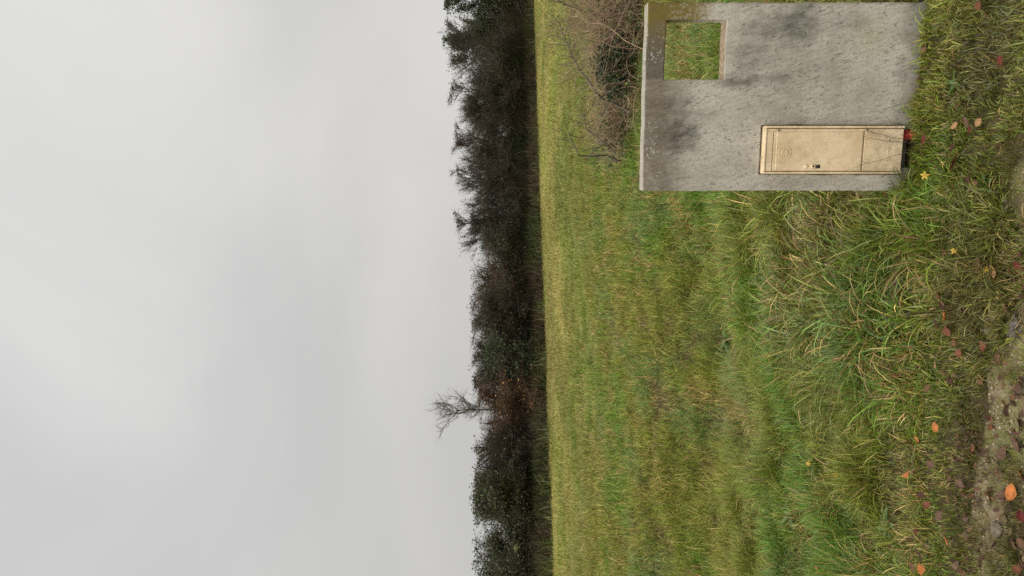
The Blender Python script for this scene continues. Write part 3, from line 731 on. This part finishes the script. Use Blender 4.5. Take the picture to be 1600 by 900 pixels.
def bush():
    x, y, z = pix(1000, 112); root = tag(empty('gorse_bush', (x, y-.25, z)), 'small dark green needle-leaved bush between two bramble tangles', 'bush')
    n = 60; S = 6; st = np.concatenate([rng.normal(0, .08, (n, 2)), np.zeros((n, 1))], 1); P = np.empty((n, S, 3)); P[:, 0] = st
    d = unit(np.concatenate([rng.normal(0, .38, (n, 2)), np.ones((n, 1))], 1)); L = .35+.35*rng.random(n)
    for s in range(1, S): P[:, s] = P[:, s-1]+unit(d+rng.normal(0, .12, (n, 3)))*(L/S)[:, None]
    v, q = tubes(P, np.full((n, S), .0035), 3); mesh_obj('stems', v, [q], M_BARK, root)
    l2, _ = grow(P, 900, .12, .6, .3, .002, 3, .3)
    v, f, c = leaves(l2.reshape(-1, 3), 9000, .016, np.array([(.035, .06, .022), (.05, .08, .03), (.03, .045, .02)]), .018, 2.6)
    mesh_obj('foliage', v, [f], M_LEAFV, root, cols=c)
bush()

def path_branch(name, label, cat, pts, r0, r1, twigs, seed, mat, tl=.25):
    """pts: photo pixels with depth"""
    g = np.random.default_rng(seed); W_ = np.array([at(*p) for p in pts]); base = W_[0].copy()
    t = np.linspace(0, len(W_)-1, (len(W_)-1)*5+1); i = np.minimum(t.astype(int), len(W_)-2); f = (t-i)[:, None]
    P = (W_[i]*(1-f)+W_[i+1]*f-base+g.normal(0, .006, (len(t), 3)))[None]
    root = tag(empty(name, base), label, cat)
    v, q = tubes(P, np.linspace(r0, r1, len(t))[None], 6); mesh_obj('limb', v, [q], mat, root, smooth_shade=True)
    a, ra = grow(P, twigs, tl, .55, .15, .0045, 4, .15, .18, g); b, rb = grow(a, twigs*4, tl*.5, .5, .1, .0022, 3, .2, .2, g)
    v, q = merge([tubes(a, ra, 4), tubes(b, rb, 3)]); mesh_obj('twigs', v, [q], mat, root)
path_branch('bare_sapling', 'thin bare sapling leaning out of the brambles over the field', 'sapling', [(985, 175, 9.5), (936, 150, 9.6), (905, 108, 9.7), (886, 70, 9.7), (874, 35, 9.8)], .016, .005, 26, 5, M_TWIG2, .33)
path_branch('bare_sapling', 'bare twiggy sapling with upright shoots at the photo top edge', 'sapling', [(1000, 40, 9.9), (930, 22, 9.9), (880, 8, 9.9)], .014, .005, 24, 15, M_TWIG2, .35)
path_branch('fallen_branch', 'crooked dead branch bent in a sharp V on the field', 'branch', [(968, 252, 9.7), (950, 243, 9.6), (905, 243, 9.5), (889, 208, 9.5)], .013, .007, 7, 6, M_TWIG2, .2)
path_branch('arched_branch', 'short dark arched branch beside the crooked V-shaped one', 'branch', [(962, 240, 9.4), (950, 228, 9.4), (938, 227, 9.4), (925, 238, 9.4)], .012, .006, 6, 7, M_TWIG2, .2)
path_branch('bare_twig', 'thin forked twig standing between bramble and crooked branch', 'twig', [(955, 232, 9.6), (930, 210, 9.6), (915, 200, 9.6), (912, 170, 9.6)], .008, .003, 9, 9, M_TWIG2, .25)

# ------------------------------------------------------------------ dead weed in front of the cabinet
def dead_weed():
    bx, by = panel_pt(.17, -.10, 0)[:2]; root = tag(empty('dead_weed', (bx, by, float(height(bx, by)))), 'dead weed with thin bare stalks crossing the cream cabinet', 'weed')
    tips = [(.235, -.05, .205), (.10, -.055, .235), (.20, -.06, .12), (.14, -.07, .09), (.02, -.09, .10), (.32, -.07, .20)]
    Ps = []
    for i, (u, d, z) in enumerate(tips):
        w = np.array(panel_pt(u, d, z))-np.array([bx, by, 0]); s = np.array([rng.normal(0, .03), rng.normal(0, .02), 0]); t = np.linspace(0, 1, 8)[:, None]
        Ps.append(s+(w-s)*np.concatenate([t**1.15, t**1.15, t**.9], 1)+rng.normal(0, .0025, (8, 3)))
    P = np.array(Ps); l2, r2 = grow(P, 18, .10, .35, .2, .0007, 4, .4, .15)
    col = np.array([.085, .06, .04])
    v, q = tubes(P, np.linspace(.0011, .0006, 8)[None].repeat(len(P), 0), 4)
    mesh_obj('stalks', v, [q], M_STALK, root, cols=np.tile(col, (len(v), 1)))
    v, q = tubes(l2, r2, 3); mesh_obj('side_twigs', v, [q], M_STALK, root, cols=np.tile(col*1.3, (len(v), 1)))
dead_weed()

# ------------------------------------------------------------------ fallen leaves, flowers, broad-leaved weeds, stones
LEAF_C = {'orange': (.42, .145, .04), 'rust': (.165, .062, .030), 'red': (.13, .026, .02), 'dark': (.06, .026, .016), 'mauve': (.125, .068, .044), 'brown': (.13, .066, .035), 'grey': (.15, .13, .115), 'tan': (.32, .18, .08), 'yellow': (.62, .40, .05)}
def leaf_mesh(length, col, seed, lobed):
    g = np.random.default_rng(seed); nU, nV = 11, 7
    verts, cols = [], []
    wrat = .36 if not lobed else .42; curl = g.uniform(.3, 1.6); fold = g.uniform(.1, .9); tw = g.uniform(-.5, .5)
    for i in range(nU):
        t = i/(nU-1); w = wrat*math.sin(math.pi*min(1, max(0.0, t*.97+.02)))**.75*(1-.25*t)
        if lobed: w *= .78+.30*math.cos(i*math.pi)
        for j in range(nV):
            s = j/(nV-1)*2-1
            x = (t-.5)*length; yv = s*w*length
            if j in (0, nV-1): yv *= g.uniform(.82, 1.12)
            z = curl*length*.45*(t-.45)**2+fold*length*.28*abs(s)*w*1.6+tw*length*.2*(t-.5)*s+g.normal(0, .010)*length
            verts.append((x, yv, z)); cols.append(np.array(col)*(.72+.5*g.random())*(1.25 if j == 3 else 1)*(.75 if g.random() < .12 else 1))
    f = [(i*nV+j, (i+1)*nV+j, (i+1)*nV+j+1, i*nV+j+1) for i in range(nU-1) for j in range(nV-1)]
    return np.array(verts), np.array(f), np.array(cols)
def fallen_leaf(px, py, size, ckey, label, seed):
    g = np.random.default_rng(seed); d = float(dirt_mask(*pix(px, py)[:2])); up = .040-.034*min(1, d*1.6)
    if px < 1480: up = .065
    x, y, z = pix(px, py, up)
    length = size*.84*y/F
    v, f, c = leaf_mesh(length, LEAF_C[ckey], seed, g.random() < .35)
    root = tag(empty('fallen_leaf', (x, y, z), g.random()*6.283), label, 'leaf', 'fallen leaves along the track')
    root.rotation_euler = (g.normal(.25, .25), g.normal(0, .25), g.random()*6.283)
    mesh_obj('blade', v, [f], M_DEAD, root, cols=c, smooth_shade=True)
    zc = v[3][2]; P = np.array([[(-.5*length, 0, zc), (-.62*length, .02*length, zc+.004), (-.78*length, .06*length, zc)]])
    v2, q2 = tubes(P, np.array([[.0012, .001, .001]])*length/.06, 4)
    mesh_obj('stalk', v2, [q2], M_DEAD, root, cols=np.tile(np.array(LEAF_C['brown']), (len(v2), 1)))
NAMED = [
 (1581, 768, 34, 'orange', 'bright orange leaf lying on a greyish one on bare track'),
 (1568, 775, 36, 'mauve', 'large greyish mauve leaf under the bright orange one'),
 (1596, 742, 30, 'orange', 'orange leaf cut by the photo edge on the bare track'),
 (1549, 668, 26, 'rust', 'rust brown leaf on olive tuft beside bare track'),
 (1569, 709, 38, 'mauve', 'large dark mauve curled leaf among tufts on the track'),
 (1554, 853, 30, 'mauve', 'reddish mauve oval leaf on bare earth'),
 (1418, 742, 22, 'orange', 'vivid orange leaf standing in fresh grass'),
 (1479, 843, 24, 'orange', 'orange leaf on mossy edge near the photo bottom'),
 (1374, 320, 22, 'rust', 'rust leaf in grass near the panel foot'),
 (1478, 493, 30, 'orange', 'pale orange leaf at the end of the dark leaf heap'),
 (1175, 583, 13, 'orange', 'small lone orange leaf deep in the meadow grass'),
 (1245, 757, 14, 'orange', 'small orange leaf in meadow beside a yellow flower'),
 (1564, 94, 24, 'red', 'dark red leaf alone in grass near the photo top'),
 (1420, 3, 12, 'red', 'tiny pinkish red leaf against the panel foot at photo top'),
 (1277, 890, 16, 'orange', 'orange leaf in meadow at the photo bottom edge'),
 (1444, 218, 20, 'red', 'red leaf in grass just below the cream cabinet'),
 (1491, 255, 30, 'red', 'upright red leaf near the yellow flower by the cabinet'),
 (1595, 423, 40, 'red', 'deep red leaf cut by the photo edge beside gravel'),
]
LOOSE = [(1482, 518, 28, 'rust'), (1462, 569, 20, 'tan'), (1487, 595, 24, 'dark'), (1449, 607, 22, 'brown'), (1398, 589, 18, 'rust'), (1462, 668, 20, 'orange'),
 (1432, 685, 16, 'orange'), (1455, 726, 24, 'mauve'), (1502, 755, 26, 'mauve'), (1439, 773, 20, 'dark'), (1449, 790, 22, 'rust'), (1431, 831, 14, 'red'),
 (1593, 664, 30, 'mauve'), (1589, 695, 34, 'mauve'), (1538, 542, 26, 'rust'), (1587, 504, 34, 'grey'), (1438, 869, 26, 'dark'), (1440, 891, 24, 'orange'),
 (1427, 886, 24, 'brown'), (1391, 855, 14, 'red'), (1513, 842, 20, 'brown'), (1593, 604, 34, 'mauve'), (1486, 770, 16, 'dark'), (1596, 807, 26, 'red'),
 (1547, 780, 20, 'rust'), (1596, 849, 26, 'brown'), (1467, 807, 24, 'mauve'), (1500, 552, 26, 'rust'), (1492, 535, 22, 'rust'), (1510, 189, 26, 'mauve'),
 (1530, 190, 20, 'tan'), (1492, 196, 18, 'tan'), (1516, 203, 20, 'red'), (1489, 230, 18, 'dark'), (1378, 351, 18, 'brown'), (1383, 302, 14, 'rust'),
 (1469, 372, 26, 'mauve'), (1485, 375, 24, 'mauve'), (1477, 392, 18, 'rust'), (1498, 404, 20, 'dark'), (1529, 413, 24, 'brown'), (1553, 424, 26, 'tan'),
 (1585, 433, 30, 'mauve'), (1469, 462, 28, 'rust'), (1473, 479, 26, 'dark'), (1481, 512, 24, 'rust'), (1586, 520, 30, 'grey'), (1405, 395, 14, 'tan'),
 (1524, 286, 24, 'brown'), (1514, 281, 18, 'dark'), (1531, 8, 26, 'rust'), (1463, 505, 20, 'dark'), (1560, 560, 24, 'brown'), (1575, 640, 26, 'dark'), (1560, 740, 22, 'brown'), (1590, 890, 28, 'rust'), (1530, 880, 22, 'mauve'), (1520, 700, 18, 'rust')]
CN = {'orange': 'small orange leaf lying loose among the track grass', 'rust': 'rust brown leaf lying loose along the grassy track edge', 'dark': 'dark maroon shrivelled leaf half hidden at the track edge',
      'mauve': 'dull mauve brown leaf flat along the track edge', 'brown': 'plain brown leaf curled at the track edge', 'red': 'small deep red leaf in the track edge grass', 'tan': 'pale tan leaf in the track edge grass', 'grey': 'grey weathered leaf on the bare track'}
for i, (a, b, s, ck, lb) in enumerate(NAMED): fallen_leaf(a, b, s, ck, lb, 100+i)
for i, (a, b, s, ck) in enumerate(LOOSE): fallen_leaf(a, b, s, ck, CN[ck], 300+i)

def flower(px, py, up, size, label, seed, wilt=0.0):
    g = np.random.default_rng(seed); x, y, z = pix(px, py, up); gz = float(height(x, y))
    root = tag(empty('yellow_flower', (x, y, gz)), label, 'flower', 'yellow flowers in the grass')
    h = z-gz; P = np.array([[(g.normal(0, .01), g.normal(0, .01)+.02, 0), (0, .012, h*.5), (0, 0, h)]])
    v, q = tubes(P, np.full((1, 3), .0012), 5); mesh_obj('stem', v, [q], M_WEED, root, cols=np.tile(G['olive'], (len(v), 1)))
    r = size*.68*y/F/2
    for k in range(5):
        a = 2*math.pi*k/5+g.normal(0, .12); vs, fs = [], []
        for i in range(6):
            t = i/5; w = r*.24*math.sin(math.pi*(t*.9+.08)); rr = r*(.12+t*.9); zz = -r*(.25*t*t)*(1+wilt)+r*.05
            for s in (-1, 0, 1): vs.append((rr, s*w, zz+abs(s)*w*.35))
        for i in range(5):
            for s in range(2): fs.append((i*3+s, (i+1)*3+s, (i+1)*3+s+1, i*3+s+1))
        m = Matrix.Translation((0, 0, h)) @ Matrix.Rotation(R(52), 4, 'X') @ Matrix.Rotation(a, 4, 'Z')
        vs = np.array([m @ Vector(p) for p in vs])
        c = np.tile(np.array(LEAF_C['yellow']), (len(vs), 1))*(.75+.4*g.random((len(vs), 1)))
        mesh_obj('petal', vs, [np.array(fs)], M_WEED, root, cols=c, smooth_shade=True)
    bm = MB(); bm.lathe([(r*.13, 0), (r*.12, r*.1), (r*.06, r*.16), (.0001, r*.17)], (0, 0, 0), 12)
    c = bm.build('flower_centre', plain('flower_eye', (.45, .25, .03), .7), root); c.location = (0, 0, h); c.rotation_euler = (R(-38), 0, 0)
flower(1445, 274, .10, 21, 'yellow star-shaped flower nearest the cabinet', 1)
flower(1307, 742, .10, 17, 'yellow star-shaped flower out in the meadow, fully open', 2)
flower(1263, 724, .10, 13, 'paler small yellow flower beside another out in the meadow', 3, .6)
flower(1490, 392, .07, 16, 'drooping yellow flower among the red leaves of the track edge', 4, 1.0)
flower(1541, 421, .05, 15, 'narrow yellow flower beside a white pebble', 5, .8)

def weed(px, py, n, size, cols, label, seed, upright=.55, name='broad_leaved_weed'):
    g = np.random.default_rng(seed); x, y, z = pix(px, py, .0); root = tag(empty(name, (x, y, z)), label, 'weed')
    vs, fs, cs = [], [], []; nU = 8
    for k in range(n):
        a = 2*math.pi*k/n+g.normal(0, .3); L = size*(.6+.6*g.random()); th = upright+g.normal(0, .2); b0 = len(vs); c = np.array(cols[g.integers(len(cols))])*(.75+.5*g.random()); px_, pz = .0, .0
        for i in range(nU):
            t = i/(nU-1); w = L*(.13+.07*math.sin(i*2.4))*math.sin(math.pi*(t*.92+.05))**.8+.001
            e = th+t*1.2
            if i: px_ += math.sin(e)*L/(nU-1); pz += math.cos(e)*L/(nU-1)
            for s in (-1, 0, 1):
                lx, ly, lz = px_, s*w, pz+abs(s)*w*.35+g.normal(0, .0015)
                vs.append((lx*math.cos(a)-ly*math.sin(a), lx*math.sin(a)+ly*math.cos(a), max(lz, .004))); cs.append(c*(1.3 if s == 0 else 1))
        fs += [(b0+i*3+s, b0+(i+1)*3+s, b0+(i+1)*3+s+1, b0+i*3+s+1) for i in range(nU-1) for s in range(2)]
    mesh_obj('leaves', np.array(vs), [np.array(fs)], M_WEED, root, cols=np.array(cs), smooth_shade=True)
DG = [(.06, .115, .022), (.085, .14, .026)]; LG = [(.10, .18, .035), (.13, .20, .05)]; SG = [(.13, .19, .055), (.11, .16, .045)]
weed(1142, 528, 12, .15, DG, 'dark green dock weed in the hollow of the meadow', 1)
weed(1228, 384, 7, .20, LG, 'light green broad-leaved weed in the rank grass near the panel', 2)
weed(1545, 292, 15, .06, DG, 'dark rosette weed on the gravelly part of the track', 3)
weed(1525, 356, 10, .05, LG, 'small light green weed beside the track gravel', 4)
weed(1395, 820, 11, .085, SG, 'grey-green thistle-like weed near the photo bottom', 5)
weed(1415, 310, 7, .09, DG, 'dark broad-leaved weed at the foot of the panel', 6)
weed(1240, 805, 11, .09, SG, 'pale grey-green weed out in the meadow', 7)
weed(1500, 130, 11, .05, DG, 'low dark weed in the track grass beyond the cabinet', 8)
weed(1245, 640, 11, .10, DG, 'dark leafy weed in olive meadow patch', 9)

def stone(px, py, size, label, col, seed):
    g = np.random.default_rng(seed); x, y, z = pix(px, py, .0); bm = bmesh.new(); bmesh.ops.create_icosphere(bm, subdivisions=3, radius=1)
    r = size*y/F/2; ph = g.random(3)*9
    for v in bm.verts:
        c = v.co.copy(); d = 1+.25*math.sin(c.x*2.3+ph[0])*math.cos(c.y*2.1+ph[1])+.15*math.sin(c.z*3+ph[2])
        v.co = Vector((c.x*r*1.2*d, c.y*r*.9*d, c.z*r*.6*d))
    me = bpy.data.meshes.new('stone'); bm.to_mesh(me); bm.free(); me.materials.append(plain('stone_'+str(seed), col, .85, .2, .4, 60))
    for p in me.polygons: p.use_smooth = True
    o = bpy.data.objects.new('stone', me); COL.objects.link(o); o.location = (x, y, z+r*.1+.004); o.rotation_euler = (0, 0, g.random()*6)
    tag(o, label, 'stone')
stone(1561, 829, 24, 'grey stone on the bare earth between leaves', (.16, .13, .092), 1)
stone(1540, 411, 9, 'white pebble beside a narrow yellow flower', (.50, .46, .38), 2)
stone(1514, 559, 11, 'pale pebble at the grassy end of the bare strip', (.62, .60, .52), 3)
stone(1573, 318, 18, 'dull grey stone in the gravelly part of the track', (.19, .165, .125), 4)
stone(1571, 349, 13, 'tan pebble in the gravelly part of the track', (.30, .25, .175), 5)

# ------------------------------------------------------------------ overcast sky, soft sun
SUN_EL, SUN_AZ = R(48), R(205)            # azimuth clockwise from +Y: behind the camera, to its left
wd = bpy.data.worlds.new('World'); scene.world = wd; wd.use_nodes = True; t = wd.node_tree; t.nodes.clear()
N = t.nodes.new; Lk = t.links.new
out = N('ShaderNodeOutputWorld'); bg = N('ShaderNodeBackground'); bg.inputs[1].default_value = .1; Lk(bg.outputs[0], out.inputs[0])
sky = N('ShaderNodeTexSky'); sky.sky_type = 'NISHITA'; sky.sun_disc = False; sky.sun_elevation = SUN_EL; sky.sun_rotation = SUN_AZ
hsv = N('ShaderNodeHueSaturation'); hsv.inputs['Saturation'].default_value = .25; Lk(sky.outputs[0], hsv.inputs['Color'])
tc = N('ShaderNodeTexCoord'); sep = N('ShaderNodeSeparateXYZ'); Lk(tc.outputs['Generated'], sep.inputs[0])
mp = N('ShaderNodeMapping'); mp.inputs['Scale'].default_value = (1.0, 1.0, 1.7); mp.inputs['Location'].default_value = (3.3, .4, 1.2); Lk(tc.outputs['Generated'], mp.inputs[0])
nz = N('ShaderNodeTexNoise'); nz.inputs['Scale'].default_value = 1.5; nz.inputs['Detail'].default_value = 5; nz.inputs['Roughness'].default_value = .45; nz.inputs['Distortion'].default_value = .6; Lk(mp.outputs[0], nz.inputs['Vector'])
cr = N('ShaderNodeValToRGB'); cr.color_ramp.interpolation = 'EASE'
cr.color_ramp.elements[0].position = .30; cr.color_ramp.elements[0].color = (.615, .619, .618, 1)
cr.color_ramp.elements[1].position = .70; cr.color_ramp.elements[1].color = (.785, .780, .768, 1); Lk(nz.outputs['Fac'], cr.inputs[0])
el = N('ShaderNodeValToRGB'); el.color_ramp.interpolation = 'EASE'; e = el.color_ramp.elements
e[0].position = 0; e[0].color = (.90, .885, .87, 1); e[1].position = .55; e[1].color = (1.0, 1.0, 1.0, 1)
z_ = e.new(.95); z_.color = (3.4, 3.4, 3.4, 1); Lk(sep.outputs[2], el.inputs[0])
m1 = N('ShaderNodeMix'); m1.data_type = 'RGBA'; m1.blend_type = 'MULTIPLY'; m1.inputs[0].default_value = 1; Lk(cr.outputs[0], m1.inputs[6]); Lk(el.outputs[0], m1.inputs[7])
m2 = N('ShaderNodeMix'); m2.data_type = 'RGBA'; m2.blend_type = 'MULTIPLY'; m2.inputs[0].default_value = 1; Lk(m1.outputs[2], m2.inputs[6]); m2.inputs[7].default_value = (10, 10, 10, 1)
m3 = N('ShaderNodeMix'); m3.data_type = 'RGBA'; m3.inputs[0].default_value = .04; Lk(m2.outputs[2], m3.inputs[6]); Lk(hsv.outputs[0], m3.inputs[7]); Lk(m3.outputs[2], bg.inputs[0])
sl = bpy.data.lights.new('sun', 'SUN'); sl.energy = 1.5; sl.angle = R(50); sl.color = (1, .96, .90)
so = bpy.data.objects.new('sun', sl); COL.objects.link(so)
dv = Vector((math.sin(SUN_AZ)*math.cos(SUN_EL), math.cos(SUN_AZ)*math.cos(SUN_EL), math.sin(SUN_EL)))
so.rotation_euler = dv.to_track_quat('Z', 'Y').to_euler(); so.location = dv*30

# ------------------------------------------------------------------ camera, held sideways as in the photograph
cd = bpy.data.cameras.new('camera'); cam = bpy.data.objects.new('camera', cd); COL.objects.link(cam); scene.camera = cam
cd.sensor_fit = 'HORIZONTAL'; cd.sensor_width = 36; cd.lens = 36*F/1600; cd.clip_start = .05; cd.clip_end = 4000
cam.matrix_world = Matrix(((0, 1, 0, 0), (0, 0, -1, 0), (-1, 0, 0, CAM_H), (0, 0, 0, 1)))

vs_ = scene.view_settings; vs_.view_transform = 'Standard'; vs_.look = 'None'; vs_.exposure = 0; vs_.gamma = 1; vs_.use_curve_mapping = False
scene.render.engine = 'CYCLES'; scene.cycles.max_bounces = 5; scene.cycles.diffuse_bounces = 3; scene.cycles.transmission_bounces = 3
scene.cycles.use_denoising = False
